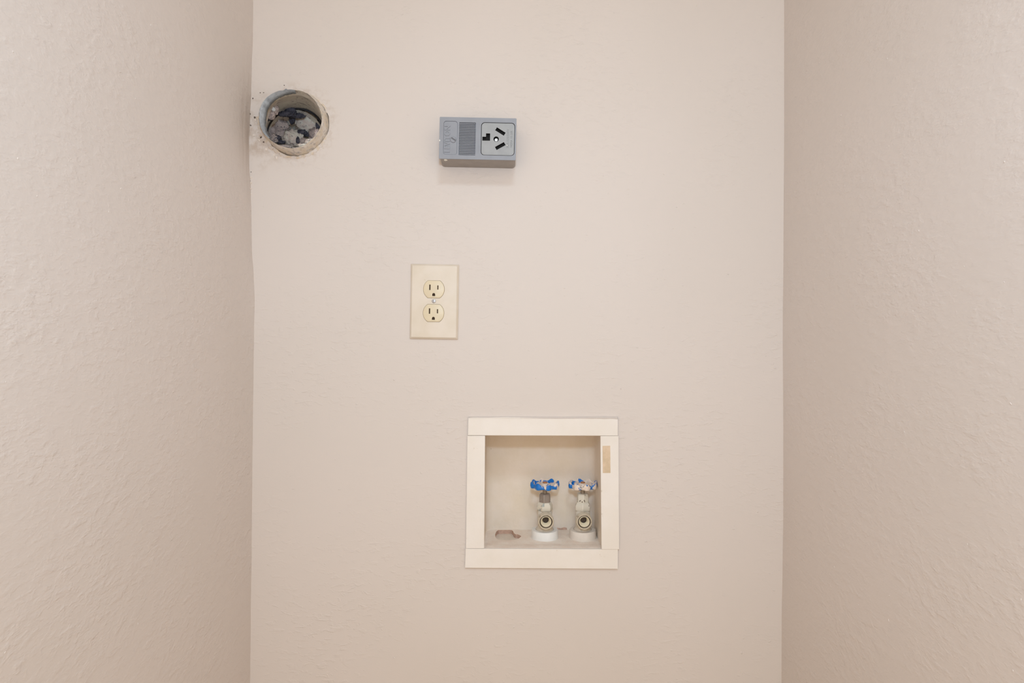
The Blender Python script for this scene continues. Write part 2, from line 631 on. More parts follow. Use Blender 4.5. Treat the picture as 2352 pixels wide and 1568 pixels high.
M_filler = NT('rough_filler')
_n = M_filler.noise(120, 5, 0.65)
_c = M_filler.mix(M_filler.ramp(_n, 0.38, 0.62), WALL, srgb(206, 188, 166))
_c = M_filler.mix(M_filler.ramp(M_filler.noise(260, 3), 0.64, 0.72), _c, srgb(150, 132, 116))
M_filler.bump(_n, 0.0015)
M_filler = M_filler.done(_c, 0.75)
for a0, a1, n, w0, w1, h in ((186, 262, 26, 4, 9, 0.0022), (258, 340, 26, 3, 8, 0.0018), (140, 216, 30, 10, 24, 0.0022), (150, 205, 24, 4, 12, 0.0034), (20, 110, 26, 1.5, 4, 0.0007)):
    link('wall_filler', filler(a0, a1, n, w0, w1, h), M_filler, vent, smooth=True, angle=60)


def flakes(pts, m, name, parent, org=Vector((0, 0, 0)), th=0.0007):
    mb = MB()
    for px, py, r in pts:
        c = P(px, py) - org
        n = rnd.choice((6, 7, 9))
        ph = rnd.uniform(0, 6)
        rr = [0.55 * r / F * rnd.uniform(0.4, 1.3) for _ in range(n)]
        tilt = rnd.uniform(-0.4, 0.4)
        base, top = [], []
        for k in range(n):
            a = ph + 2 * PI * k / n
            x, z = rr[k] * math.cos(a), rr[k] * math.sin(a)
            base.append((c.x + x, 0.0004, c.z + z))
            top.append((c.x + x * 0.9, -th - abs(tilt * x), c.z + z * 0.9))
        mb.loops([base, top], cap1=True)
    o = link(name, mb, m, parent)
    o['kind'] = 'stuff'
    return o


M_flake = plain('loose_paint_flake', srgb(218, 206, 195), 0.7, var=0.08)
M_grit_pits = plain('dark_grit_and_pits', srgb(96, 82, 72), 0.9, var=0.3)
flakes([(588, 276, 6), (584, 311, 6), (596, 322, 7), (612, 343, 6), (636, 362, 9), (630, 357, 6), (701, 368, 4), (742, 339, 4), (577, 408, 4), (576, 420, 5), (577, 433, 4), (576, 446, 4)],
       M_flake, 'paint_flakes', vent, VO, 0.0007)
flakes([(585.5, 270, 4.5), (576, 288, 2.6), (581, 226, 2.6), (600, 316, 4.2), (606, 326, 4), (653, 196, 1.8), (598, 213, 2.2), (606, 213, 1.8), (575, 262, 2), (577, 395, 1.4), (575, 415, 1.4)],
       M_grit_pits, 'grit_and_pits', vent, VO, 0.0012)  # dark bits: grit, and the shade of small pits put into colour

# ------------------------------------------------------------------ surface-mounted dryer outlet
M_cover = plain('grey_plastic', srgb(138, 140, 147), 0.42, var=0.04, scale=40)
M_face = plain('light_grey_plastic', srgb(150, 151, 152), 0.38, var=0.05, scale=70)
M_base = plain('grey_metal_box', srgb(150, 143, 137), 0.5, var=0.06)
M_dark = plain('slot_black', srgb(22, 19, 16), 0.8, var=0.1)
M_white = plain('white_mark', srgb(244, 238, 228), 0.5, var=0.03)
M_steel = plain('steel_screw', srgb(190, 190, 192), 0.28, 0.85, var=0.1)
DD = 0.048                      # how far it stands off the wall
K = (1 - DD) / F
CXp, CYp = 1097.3, 318.0
TH = R(1.0)
dc = P(CXp, CYp, DD)
dry = thing('dryer_outlet', 'grey surface-mounted dryer outlet box with ribbed cover and three dark slots, near the top', 'outlet', (dc.x, 0, dc.z), TH)


def D(px, py):
    """picture point on the cover -> local x,z (rolled picture undone)"""
    X, Z = (px - CXp) * K, (CYp - py) * K
    t = TH + ROLL
    return (X * math.cos(t) - Z * math.sin(t), X * math.sin(t) + Z * math.cos(t))


hw, hh = 88.3 * K, 48.0 * K
yF, yL = -DD, -DD + 0.0024       # front of the cover, its lower lip
# base box, the far edge drawn in and rounded at the lower left
mb = MB()
rings = []
for y, ins, insl in ((yL - 0.0005, 0.0016, 0.0016), (yL + 0.004, 0.0008, 0.0008), (-0.012, 0.0006, -0.0006), (0.0, 0.0006, -0.0012)):
    rings.append([(x, y, z) for x, z in rounded_rect(-hw + insl, hw - ins, -hh + ins, hh - ins, 0.0022 + max(0, 0.0035 + y * 0.07))])
mb.loops(rings)
link('back_box', mb, M_base, dry, smooth=True, angle=50)


def pxrect(x0, x1, y0, y1, r, n=5):
    a, b = D(x0, y1), D(x1, y0)
    cx, cz = (a[0] + b[0]) / 2, (a[1] + b[1]) / 2
    w, h = (x1 - x0) * K / 2, (y1 - y0) * K / 2
    cx, cz = D((x0 + x1) / 2, (y0 + y1) / 2)
    return rounded_rect(cx - w, cx + w, cz - h, cz + h, r * K, n)


face_hole = pxrect(1104.6, 1182.4, 281.3, 357.0, 8)
rib_hole = pxrect(1054.2, 1092.2, 281.2, 356.0, 0.6, 2)
tab_hole = pxrect(1018.5, 1050.5, 277.8, 355.0, 6)
outer = rounded_rect(-hw, hw, -hh, hh, 0.0014, 3)
mb = MB()
mb.plate(outer, [face_hole, rib_hole, tab_hole], yF, yL, yF + 0.006)
co = link('cover', mb, M_cover, dry, smooth=True, bevel=0.0007, seg=2, angle=30)
# recessed label tab left of the ribs, with its screw and moulded maker's lettering
tabp = pxrect(1018.5, 1050.5, 277.8, 355.0, 6)
mb = MB()
mb.loops([[(x, yF + 0.005, z) for x, z in tabp], [(x, yF + 0.0012, z) for x, z in tabp],
          [(x * 1.0, yF + 0.0007, z) for x, z in pxrect(1018.8, 1049.7, 278.7, 354.2, 5.4)]], cap1=True)
tab = link('label_tab', mb, M_cover, dry, smooth=True, angle=30)
sx, sz = D(1041.0, 320.5)
mb = MB().lathe([(0.0046, 0.003), (0.0046, -0.0006), (0.0040, -0.0012)], 'y', (sx, yF + 0.0005, sz), 24, cap1=True)
scr = link('cover_screw', mb, M_cover, dry, smooth=True, angle=30)
mb = MB()
a = R(-33)
u, w = Vector((math.cos(a), 0, math.sin(a))), Vector((-math.sin(a), 0, math.cos(a)))
c = Vector((sx, 0, sz)) + w * 0.0007
y1 = yF + 0.0005 - 0.0012
q = [c + u * s * 0.0040 + w * k * 0.0011 for s, k in ((-1, -1), (1, -1), (1, 1), (-1, 1))]
mb.loops([[(p.x, y1 - 0.0001, p.z) for p in q], [(p.x, y1 + 0.0008, p.z) for p in q]], cap0=True)
link('screw_slot', mb, plain('screw_slot_shadow', srgb(96, 96, 100), 0.6), scr)


def lettering(text, name, parent, px, py, size, ext, m, ccw=90, y=0.0, sxx=1.0):
    cu = bpy.data.curves.new(name, 'FONT')
    cu.body = text
    cu.size = size
    cu.extrude = ext
    cu.align_x = 'CENTER'
    cu.align_y = 'CENTER'
    cu.resolution_u = 3
    cu.offset = size * 0.028 if size > 0.01 else 0.0
    tmp = bpy.data.objects.new('tmp', cu)
    COL.objects.link(tmp)
    dg = bpy.context.evaluated_depsgraph_get()
    me = bpy.data.meshes.new_from_object(tmp.evaluated_get(dg))
    bpy.data.objects.remove(tmp)
    x, z = D(px, py)
    # text plane x,y -> local x,z, then turned counter-clockwise as seen from the room
    me.transform(Matrix.Translation((x, y, z)) @ Matrix.Rotation(R(-ccw), 4, 'Y') @ Matrix.Rotation(R(90), 4, 'X') @ Matrix.Diagonal((sxx, 1, 1, 1)))
    me.materials.clear()
    me.materials.append(m)
    o = bpy.data.objects.new(name, me)
    COL.objects.link(o)
    o.parent = parent
    return o


lettering('LEVITON', 'maker_lettering', dry, 1027.6, 318.5, 0.0122, 0.0008, M_cover, 90, yF + 0.0006, 0.86)['label'] = 'raised lettering'
# ribs
mb = MB()
rp = pxrect(1054.2, 1092.2, 281.2, 356.0, 0.6, 2)
mb.loops([[(x, yF + 0.005, z) for x, z in rp], [(x, yF + 0.0034, z) for x, z in rp]], cap1=True)
link('rib_panel', mb, M_cover, dry)
for i in range(20):
    py = 283.6 + i * 3.68
    cx, cz = D(1073.2, py)
    w, h = 18.6 * K, 1.18 * K
    m = MB()
    m.loops([[(cx - w, yF + 0.0036, cz - h), (cx + w, yF + 0.0036, cz - h), (cx + w, yF + 0.0036, cz + h), (cx - w, yF + 0.0036, cz + h)],
             [(cx - w, yF + 0.0003, cz - h * 0.75), (cx + w, yF + 0.0003, cz - h * 0.75), (cx + w, yF + 0.0003, cz + h * 0.6), (cx - w, yF + 0.0003, cz + h * 0.6)]], cap1=True)
    link('rib', m, M_cover, dry)
# receptacle face with its slots
def rot_rect(px, py, L, W, ang):
    a = R(ang)
    u, v = (math.cos(a), math.sin(a)), (-math.sin(a), math.cos(a))
    cx, cz = D(px, py)
    return [(cx + K * (u[0] * s * L / 2 + v[0] * k * W / 2), cz + K * (u[1] * s * L / 2 + v[1] * k * W / 2)) for s, k in ((-1, -1), (1, -1), (1, 1), (-1, 1))]


fx = pxrect(1105.9, 1181.2, 282.5, 355.8, 7.4)
slot1 = rot_rect(1149.3, 301.6, 23.5, 8.0, -31)
slot2 = rot_rect(1149.0, 335.0, 23.5, 8.0, 30)
L_ = [D(*p) for p in ((1107.8, 322.5), (1125.6, 322.8), (1125.8, 306.0), (1116.4, 305.8), (1116.2, 313.6), (1108, 313.5))]
hx, hz = D(1139.6, 319.0)
hol = [(hx + 6.2 * K * math.cos(2 * PI * i / 20), hz + 6.2 * K * math.sin(2 * PI * i / 20)) for i in range(20)]
mb = MB()
mb.plate(fx, [slot1, slot2, L_, hol], yF + 0.0006, yF + 0.007, yF + 0.0014)
fc = link('receptacle_face', mb, M_face, dry)
fc['label'] = 'lighter grey receptacle face'
mb = MB()
pl = pxrect(1106.5, 1180.8, 283, 355.3, 7)
mb.loops([[(x, yF + 0.0085, z) for x, z in pl], [(x, yF + 0.0075, z) for x, z in pl]], cap1=True)
for hole in (slot1, slot2, L_, hol):
    mb.loops([[(x, yF + 0.0014, z) for x, z in hole], [(x, yF + 0.0078, z) for x, z in hole]])
link('slot_cavity', mb, M_dark, dry)['label'] = 'black inside of the slots'
mb = MB()
pl = pxrect(1104.4, 1182.6, 281.1, 357.2, 8)
mb.loops([[(x, yF + 0.0065, z) for x, z in pl], [(x, yF + 0.0045, z) for x, z in pl], ], cap0=False)
mb.plate(pl, [fx], yF + 0.0042, yF + 0.0065)
link('face_gap', mb, M_dark, dry)['label'] = 'dark joint around the receptacle face'
mb = MB().lathe([(4.4 * K, 0.004), (4.4 * K, 0.0008), (3.4 * K, 0.0), (1.9 * K, 0.0), (1.7 * K, 0.0008)], 'y', (hx, yF + 0.0013, hz - 1.6 * K), 20, cap1=True)
link('center_screw', mb, M_steel, dry, smooth=True)['label'] = 'shiny screw in the middle of the receptacle'
M_letter = plain('moulded_grey_letter', srgb(132, 132, 132), 0.45)
lettering('30A-125/250V', 'rating_lettering', dry, 1166.5, 318, 0.0052, 0.0002, M_letter, 90, yF + 0.0006, 0.98)['label'] = 'small raised lettering'
lettering('NEMA 10-30R', 'rating_lettering', dry, 1174.8, 319, 0.0048, 0.0002, M_letter, 90, yF + 0.0006, 0.92)['label'] = 'small raised lettering'


def speck(px, py, rx, rz, parent, yy, m=None, h=0.0006):
    x, z = D(px, py)
    mb = MB()
    rings = []
    for k, hh_ in ((1, 0), (0.75, 0.7), (0.3, 1.0)):
        rings.append([(x + rx * K * k * math.cos(2 * PI * i / 9) * (0.8 + 0.3 * math.sin(i * 2.3)), yy - h * hh_, z + rz * K * k * math.sin(2 * PI * i / 9)) for i in range(9)])
    mb.loops(rings, cap1=True)
    o = link('white_speck', mb, m or M_white, parent, smooth=True)
    o['label'] = 'small white speck'
    return o


speck(1164.6, 333.4, 1.4, 1.6, dry, yF + 0.0006)  # small white speck on the receptacle face
speck(1009.9, 322.5, 1.6, 2.2, dry, yF)
# white drip under the box: lies on its underside
x, z = D(1022, 364.3)
mb = MB()
rings = []
for k, hh_ in ((1, 0.0), (0.8, 0.7), (0.3, 1.0)):
    rings.append([(x + 0.004 * k * math.cos(2 * PI * i / 10), yL + 0.008 + 0.0065 * k * math.sin(2 * PI * i / 10) * (1 + 0.3 * math.cos(i * 1.7)), -hh + 0.0013 - 0.0007 * hh_) for i in range(10)])
mb.loops(rings, cap1=True)
link('paint_drip', mb, M_white, dry, smooth=True)['label'] = 'white paint drip on the underside'

# ------------------------------------------------------------------ duplex wall outlet
M_plate = NT('ivory_plate')
_n = M_plate.noise(25, 3)
_c = M_plate.mix(M_plate.ramp(_n, 0.35, 0.65), srgb(214, 202, 187), srgb(209, 196, 178))
_c = M_plate.mix(M_plate.ramp(M_plate.noise(90, 4, 0.6), 0.68, 0.76), _c, srgb(192, 176, 154))
M_plate = M_plate.done(_c, 0.35)
M_recep = plain('ivory_receptacle', srgb(212, 197, 168), 0.38, var=0.03)
M_brown = plain('slot_brown', srgb(58, 40, 22), 0.8, var=0.1)
K2 = 0.9965 / F
OX, OY = 997.2, 692.4
T2 = R(0.75)
oc = P(OX, OY, 0.005)
out = thing('wall_outlet', 'ivory duplex wall outlet with a plain plate below the grey box', 'outlet', (oc.x, 0, oc.z), T2)
hw, hh = 55.6 * K2, 86.3 * K2
mb = MB()


def O(px, py):
    X, Z = (px - OX) * K2, (OY - py) * K2
    t = T2 + ROLL
    return (X * math.cos(t) - Z * math.sin(t), X * math.sin(t) + Z * math.cos(t))


def trunc(cx, cz, r, f, n=16):
    pts = []
    a0 = math.acos(min(1, f / r))
    am = PI / 2 - a0
    for i in range(n + 1):
        a = -am + 2 * am * i / n
        pts.append((cx + r * math.cos(a), cz + r * math.sin(a)))
    for i in range(n + 1):
        a = PI - am + 2 * am * i / n
        pts.append((cx + r * math.cos(a), cz + r * math.sin(a)))
    return pts


rc1, rc2 = O(996.7, 664.3), O(995.9, 718.7)
rr, rf = 24.3 * K2, 20.1 * K2
holes = [trunc(c[0], c[1], rr + 0.0002, rf + 0.0002) for c in (rc1, rc2)]
yP = -0.0055
bv = 4.6 * K2
mb.loops([[(x, 0.0, z) for x, z in rounded_rect(-hw, hw, -hh, hh, 0.0012, 2)], [(x, -0.0016, z) for x, z in rounded_rect(-hw, hw, -hh, hh, 0.0012, 2)],
          [(x, -0.0040, z) for x, z in rounded_rect(-hw + bv * 0.45, hw - bv * 0.45, -hh + bv * 0.45, hh - bv * 0.45, 0.0010, 2)],
          [(x, yP, z) for x, z in rounded_rect(-hw + bv, hw - bv, -hh + bv, hh - bv, 0.0008, 2)]])
pin = rounded_rect(-hw + bv, hw - bv, -hh + bv, hh - bv, 0.0008, 2)
polys = [[Vector((x, z, 0)) for x, z in pin]] + [[Vector((x, z, 0)) for x, z in h] for h in holes]
flat = [(p.x, p.y) for pl in polys for p in pl]
mb.add([(x, yP, z) for x, z in flat], tessellate_polygon(polys))
for h in holes:
    mb.loops([[(x, yP, z) for x, z in h], [(x, 0.0, z) for x, z in h]])
link('cover_plate', mb, M_plate, out, smooth=True, angle=25)
mb = MB()
mb.box(-hw * 0.6, hw * 0.6, yP + 0.0034, yP + 0.0036, -hh * 0.7, hh * 0.7)
link('inner_strap', mb, plain('outlet_gap_brown', srgb(150, 128, 98), 0.7), out)
for c in (rc1, rc2):
    yr = yP - 0.0012
    ol = trunc(c[0], c[1], rr - 0.0001, rf - 0.0001)
    ol15 = trunc(c[0], c[1], rr - 0.0005, rf - 0.0005)
    ol2 = trunc(c[0], c[1], rr - 0.0014, rf - 0.0014)
    k = K2
    s1 = [(c[0] + x * k, c[1] + z * k) for x, z in ((-10.6, -1.9), (-7.6, -1.9), (-7.6, 10.6), (-10.6, 10.6))]
    s2 = [(c[0] + x * k, c[1] + z * k) for x, z in ((7.8, -0.6), (10.4, -0.6), (10.4, 9.0), (7.8, 9.0))]
    g = [(c[0] - 3.4 * k, c[1] - 15.6 * k), (c[0] + 3.4 * k, c[1] - 15.6 * k)] + [(c[0] + 3.4 * k * math.cos(PI * i / 8), c[1] - 12.0 * k + 3.4 * k * math.sin(PI * i / 8)) for i in range(9)]
    mb = MB()
    mb.loops([[(x, 0.0, z) for x, z in ol], [(x, yr + 0.0009, z) for x, z in ol], [(x, yr + 0.0003, z) for x, z in ol15], [(x, yr, z) for x, z in ol2]])
    polys = [[Vector((x, z, 0)) for x, z in pl] for pl in (ol2, s1, s2, g)]
    flat = [(p.x, p.y) for pl in polys for p in pl]
    mb.add([(x, yr, z) for x, z in flat], tessellate_polygon(polys))
    for h in (s1, s2, g):
        mb.loops([[(x, yr, z) for x, z in h], [(x, yr + 0.0014, z) for x, z in h]])
    rcp = link('receptacle', mb, M_recep, out, smooth=True, angle=28)
    mb = MB()
    mb.box(c[0] - rr * 0.62, c[0] + rr * 0.62, yr + 0.0014, yr + 0.0020, c[1] - rf * 0.9, c[1] + rf * 0.7)
    link('slot_cavity', mb, M_brown, rcp)['label'] = 'dark inside of the slots'
x, z = O(996.6, 691.6)
mb = MB().lathe([(4.7 * K2, 0.002), (4.7 * K2, -0.0002), (4.0 * K2, -0.0010), (2.2 * K2, -0.0014)], 'y', (x, yP, z), 20, cap1=True)
s = link('plate_screw', mb, plain('plate_screw_steel', srgb(176, 174, 176), 0.35, 0.7), out, smooth=True)
mb = MB().box(x - 0.0004, x + 0.0004, yP - 0.00145, yP - 0.0009, z - 3.0 * K2, z + 3.0 * K2)
link('screw_slot', mb, plain('plate_screw_slot', srgb(110, 106, 104), 0.6), s)

# ------------------------------------------------------------------ recessed washer box
M_trim = NT('ivory_trim_strip')
_n = M_trim.noise(14, 4, 0.6)
_c = M_trim.mix(M_trim.ramp(_n, 0.3, 0.7), srgb(229, 222, 215), srgb(225, 217, 207))
_c = M_trim.mix(M_trim.ramp(M_trim.noise(60, 5, 0.65), 0.68, 0.78), _c, srgb(200, 188, 174))
M_trim.bump(M_trim.noise(70, 3), 0.0004)
M_trim = M_trim.done(_c, 0.5, 0, 0.35)
M_boxin = NT('painted_box_inside')
_n = M_boxin.noise(18, 4, 0.6)
_c = M_boxin.mix(M_boxin.ramp(_n, 0.35, 0.65), srgb(227, 215, 202), srgb(222, 209, 192))
_c = M_boxin.mix(M_boxin.ramp(M_boxin.noise(190, 2, 0.5), 0.755, 0.80), _c, srgb(158, 140, 126))
M_boxin.bump(M_boxin.noise(90, 4, 0.6), 0.0007)
M_boxin = M_boxin.done(_c, 0.55, 0, 0.35)
M_boxfl = NT('grimy_box_floor')
_n = M_boxfl.noise(40, 5, 0.65)
_c = M_boxfl.mix(M_boxfl.ramp(_n, 0.35, 0.65), srgb(238, 226, 214), srgb(230, 214, 200))
_c = M_boxfl.mix(M_boxfl.ramp(M_boxfl.noise(75, 5, 0.7, M_boxfl.mapping(scale=(0.6, 1, 1))), 0.62, 0.72), _c, srgb(206, 182, 170))
M_boxfl.bump(_n, 0.0014)
M_boxfl = M_boxfl.done(_c, 0.6, 0, 0.35)
M_torn = plain('torn_pink_paper', srgb(196, 164, 146), 0.85, var=0.14, scale=130, bump=0.001)
M_tape = NT('tape_residue')
_n = M_tape.noise(70, 4, 0.6)
_c = M_tape.mix(M_tape.ramp(_n, 0.35, 0.65), srgb(216, 192, 166), srgb(200, 178, 148))
M_tape = M_tape.done(_c, 0.6)

BD = 0.105
bc = P(1246, 1261)
wbx = thing('washer_outlet_box', 'recessed beige washer hookup box framed by four ivory trim strips, low on the wall', 'box', (bc.x, 0, bc.z))
BO = Vector(wbx.location)


def strip(pts, d, th=0.004, name='trim_strip'):
    fr = [P(x, y, d) - BO for x, y in pts]
    mb = MB()
    mb.loops([[tuple(p) for p in fr], [(p.x, -(d - th), p.z) for p in fr]], cap0=True)
    return link(name, mb, M_trim, wbx, bevel=0.0005)


top_pts = [(1074.2, 999.6), (1419, 1000.6), (1419.3, 963), (1404, 961.5), (1387, 962.5), (1360, 961.0), (1320, 960.2), (1280, 961), (1240, 959.8), (1200, 958.9), (1160, 958.2), (1120, 958.6), (1084, 958.6), (1075.6, 959.6)]
strip(top_pts, 0.0052)
strip([(1070.0, 1259.2), (1112.0, 1259.2), (1114.2, 1000.4), (1073.4, 1000.4)], 0.0048)
strip([(1068.0, 1303.8), (1419.4, 1306.5), (1419.4, 1261.2), (1069.2, 1259.8)], 0.0050)
strip([(1381.8, 1261.4), (1422.3, 1261.4), (1420.8, 1001.2), (1379.2, 1001.2)], 0.0060, 0.005)
tp = [P(x, y, 0.0063) - BO for x, y in ((1384.6, 1085.8), (1402.2, 1085.8), (1401.6, 1023.2), (1384.0, 1023.8))]
mb = MB()
mb.loops([[tuple(p) for p in tp], [(p.x, -0.0058, p.z) for p in tp]], cap0=True)
link('tape_residue', mb, M_tape, wbx)['label'] = 'tan rectangle of old tape residue on the right strip'
# box shell
fx0, fx1 = P(1110.5, 1130).x - BO.x, P(1384, 1130).x - BO.x
fz0, fz1 = P(1246, 1261).z - BO.z, P(1246, 997.5).z - BO.z
fr = 0.016                      # moulded box: rounded back corners
prof = [(fx0, 0.0)]
for k in range(9):
    a = R(180 - 90 * k / 8)
    prof.append((fx0 + fr + fr * math.cos(a), BD - fr + fr * math.sin(a)))
for k in range(9):
    a = R(90 - 90 * k / 8)
    prof.append((fx1 - fr + fr * math.cos(a), BD - fr + fr * math.sin(a)))
prof.append((fx1, 0.0))
mb = MB()
mb.loops([[(x, y, fz0 - 0.02) for x, y in prof], [(x, y, fz1) for x, y in prof]], closed=False)
link('box_shell', mb, M_boxin, wbx, smooth=True, angle=60)
mb = MB().box(fx0 - 0.003, fx1 + 0.003, 0.0, BD + 0.004, fz1, fz1 + 0.003)
link('top_panel', mb, M_boxin, wbx)


def floor_pt(px, py):
    """picture point on the box floor -> local x,y"""
    H = (1261 - 784) / F
    dist = H / ((py - 784) / F)
    return ((px - 1176) / F * dist * ca + H * sa - BO.x, min(dist - 1.0, BD - 0.003))


dhole = [floor_pt(x, y) for x, y in ((1138, 1234), (1143, 1238.5), (1155, 1240.5), (1170, 1240.5), (1184, 1239), (1193, 1235.5), (1197.5, 1231),
                                      (1192, 1228), (1188, 1226.5), (1184, 1226.5), (1180.5, 1224.5), (1178.5, 1219.5), (1175.5, 1217.2), (1170, 1216.6), (1163, 1214.8),
                                      (1158, 1213.2), (1152, 1214.2), (1145, 1216.2), (1140, 1220.5), (1137.2, 1227))]
# floor with the broken drain opening, a raised mortar lip at the front
fl_poly = [(fx0, 0.0), (fx1, 0.0), (fx1, BD), (fx0, BD)]
polys = [[Vector((x, y, 0)) for x, y in fl_poly], [Vector((x, y, 0)) for x, y in dhole]]
flat = [(p.x, p.y) for pl in polys for p in pl]
mb = MB()
mb.add([(x, y, 0.0) for x, y in flat], tessellate_polygon(polys))
link('bottom_panel', mb, M_boxfl, wbx)
hxs = [p[0] for p in dhole]
hys = [p[1] for p in dhole]
hcx, hcy = (min(hxs) + max(hxs)) / 2, (min(hys) + max(hys)) / 2
mb = MB()
mb.loops([[(x, y, 0.0) for x, y in dhole], [(x, y, -0.014) for x, y in dhole]])
link('drain_rim', mb, M_torn, wbx)['label'] = 'torn edge of the drain opening in the box floor'
hr = max(max(hxs) - min(hxs), max(hys) - min(hys)) / 2 + 0.012
mb = MB().lathe([(hr, -0.0125), (hr, -0.0075), (hr * 0.9, -0.0068), (hr * 0.1, -0.0070)], 'z', (hcx, hcy, 0), 32, cap1=True)
link('drain_plug', mb, plain('drain_plug_grey', srgb(216, 204, 190), 0.6, var=0.06, scale=70), wbx, smooth=True, angle=40)
# front mortar lip, uneven
mb = MB()
rows = [[], [], [], [], []]
for i in range(61):
    t = i / 60
    x = fx0 + (fx1 - fx0) * t
    j = noise.noise(Vector((t * 9, 1.3, 0)))
    j2 = noise.noise(Vector((t * 23, 7.3, 0)))
    for row, (y, z) in zip(rows, ((0.0, 0.0006), (0.004, 0.0018 + 0.0008 * j), (0.010, 0.0012 + 0.0009 * j2), (0.016 + 0.002 * j, 0.0019 + 0.0008 * j), (0.026 + 0.005 * j2, -0.0004))):
        row.append((x, y, z))
mb.loops(rows, closed=False)
link('mortar_lip', mb, M_boxfl, wbx, smooth=True, angle=70)
# torn pink facing paper along the back joint
def torn(pts, name='torn_paper'):
    mb = MB()
    fr = [P(x, y, -BD + 0.0008) - BO for x, y in pts]
    mb.loops([[tuple(p) for p in fr], [(p.x, BD + 0.001, p.z) for p in fr]], cap0=True)
    o = link(name, mb, M_torn, wbx)
    o['label'] = 'torn pinkish facing paper'


torn([(1279, 1211.5), (1288, 1213), (1296, 1210.5), (1302, 1212), (1303, 1219), (1297, 1221), (1290, 1220), (1286, 1216), (1281, 1215)])
torn([(1351, 1208.5), (1357, 1207), (1362, 1205.5), (1362, 1219), (1356, 1217), (1352, 1212)])
torn([(1118.4, 1208), (1124, 1210), (1131, 1210.5), (1131, 1212.5), (1119, 1213)])
# caulk smear over the top strip
mb = MB()
rows = [[], [], [], []]
for i in range(60):
    t = i / 59
    px = 1078 + (1418 - 1078) * t
    j = noise.noise(Vector((t * 12, 3.3, 0)))
    th = (0.6 + 1.4 * t + 1.1 * j)
    yb = 958.8 + 2.8 * t + max(0.0, th)
    yt = 957.5 + 0.5 * j - 0.4 * math.sin(t * 9) - 0.6 * (t > 0.35)
    for row, (yy, d) in zip(rows, ((yt - 1.6, -0.0003), (yt, 0.0016), (min(yb, yt + 3.2), 0.0056), (yb + 0.6, 0.0046))):
        q = P(px, yy, max(d, 0)) - BO
        row.append((q.x, -d, q.z))
mb.loops(rows, closed=False)
link('caulk_bead', mb, M_back, wbx, smooth=True, angle=70)['label'] = 'wall-coloured caulk smeared along the top strip'
# dark cavity behind the openings
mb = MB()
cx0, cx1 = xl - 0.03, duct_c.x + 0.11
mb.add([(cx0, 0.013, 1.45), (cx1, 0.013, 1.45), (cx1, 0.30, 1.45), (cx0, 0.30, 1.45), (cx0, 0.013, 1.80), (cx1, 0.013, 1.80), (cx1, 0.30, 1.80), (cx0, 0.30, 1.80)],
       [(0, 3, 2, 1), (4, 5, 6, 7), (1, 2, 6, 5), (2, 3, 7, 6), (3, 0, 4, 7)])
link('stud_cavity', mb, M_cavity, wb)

# ------------------------------------------------------------------ valves
CREAM, CHIP = srgb(212, 205, 190), srgb(112, 98, 86)
VD = -0.062
vk = (1 - VD) / F


def handwheel(vp, zc, r, m, msc):
    """scalloped cast wheel: eight lobes, dished web with windows, hub and screw"""
    N = 96
    prof = []
    mb = MB()
    secs = []
    for j in range(N):
        a = 2 * PI * j / N
        lobe = 0.5 + 0.5 * math.cos(8 * (a - R(11)))
        ro = r * (0.905 + 0.095 * lobe ** 0.8)
        hi = 0.0028 + 0.0042 * lobe ** 1.3
        lo = -0.0042 + 0.0012 * (1 - lobe)
        ri = r * (0.76 + 0.05 * lobe)
        rm = (ro + ri) / 2
        sec = [(ro - 0.0012, lo), (ro, (hi + lo) / 2 - 0.001), (ro - 0.0008, hi - 0.0008), (rm, hi), (ri + 0.0006, hi - 0.0016), (ri, (hi + lo) / 2), (ri + 0.0008, lo + 0.0006), (rm, lo - 0.0004)]
        secs.append([(rr * math.cos(a), rr * math.sin(a), zc + z) for rr, z in sec])
    n = 8
    v = [p for s in secs for p in s]
    f = []
    for j in range(N):
        for k in range(n):
            f.append((j * n + k, ((j + 1) % N) * n + k, ((j + 1) % N) * n + (k + 1) % n, j * n + (k + 1) % n))
    mb.add(v, f)
    # four spokes
    for s in range(4):
        a = R(36 + 90 * s)
        u, w = Vector((math.cos(a), math.sin(a), 0)), Vector((-math.sin(a), math.cos(a), 0))
        rings = []
        for d, hw_, zt, zb in ((0.004, 0.0046, 0.0026, -0.003), (r * 0.45, 0.0034, 0.0012, -0.0026), (r * 0.82, 0.0050, 0.0018, -0.0028)):
            rings.append([tuple(u * d + w * hw_ * sgn + Vector((0, 0, zc + z))) for sgn, z in ((-1, zb), (1, zb), (1, zt * 0.6), (0.4, zt), (-0.4, zt), (-1, zt * 0.6))])
        mb.loops(rings, cap0=True, cap1=True)
    mb.lathe([(0.0075, -0.0042), (0.0080, -0.001), (0.0074, 0.0024), (0.0058, 0.0036)], 'z', (0, 0, zc), 20, cap0=True, cap1=True)
    w = link('handwheel', mb, m, vp, smooth=True, angle=45)
    mb = MB().lathe([(0.0040, 0.0032), (0.0040, 0.0048), (0.0030, 0.0058), (0.0010, 0.0061)], 'z', (0, 0, zc), 14, cap1=True)
    link('wheel_screw', mb, msc, w, smooth=True)['label'] = 'rusty screw head in the hub'
    return w


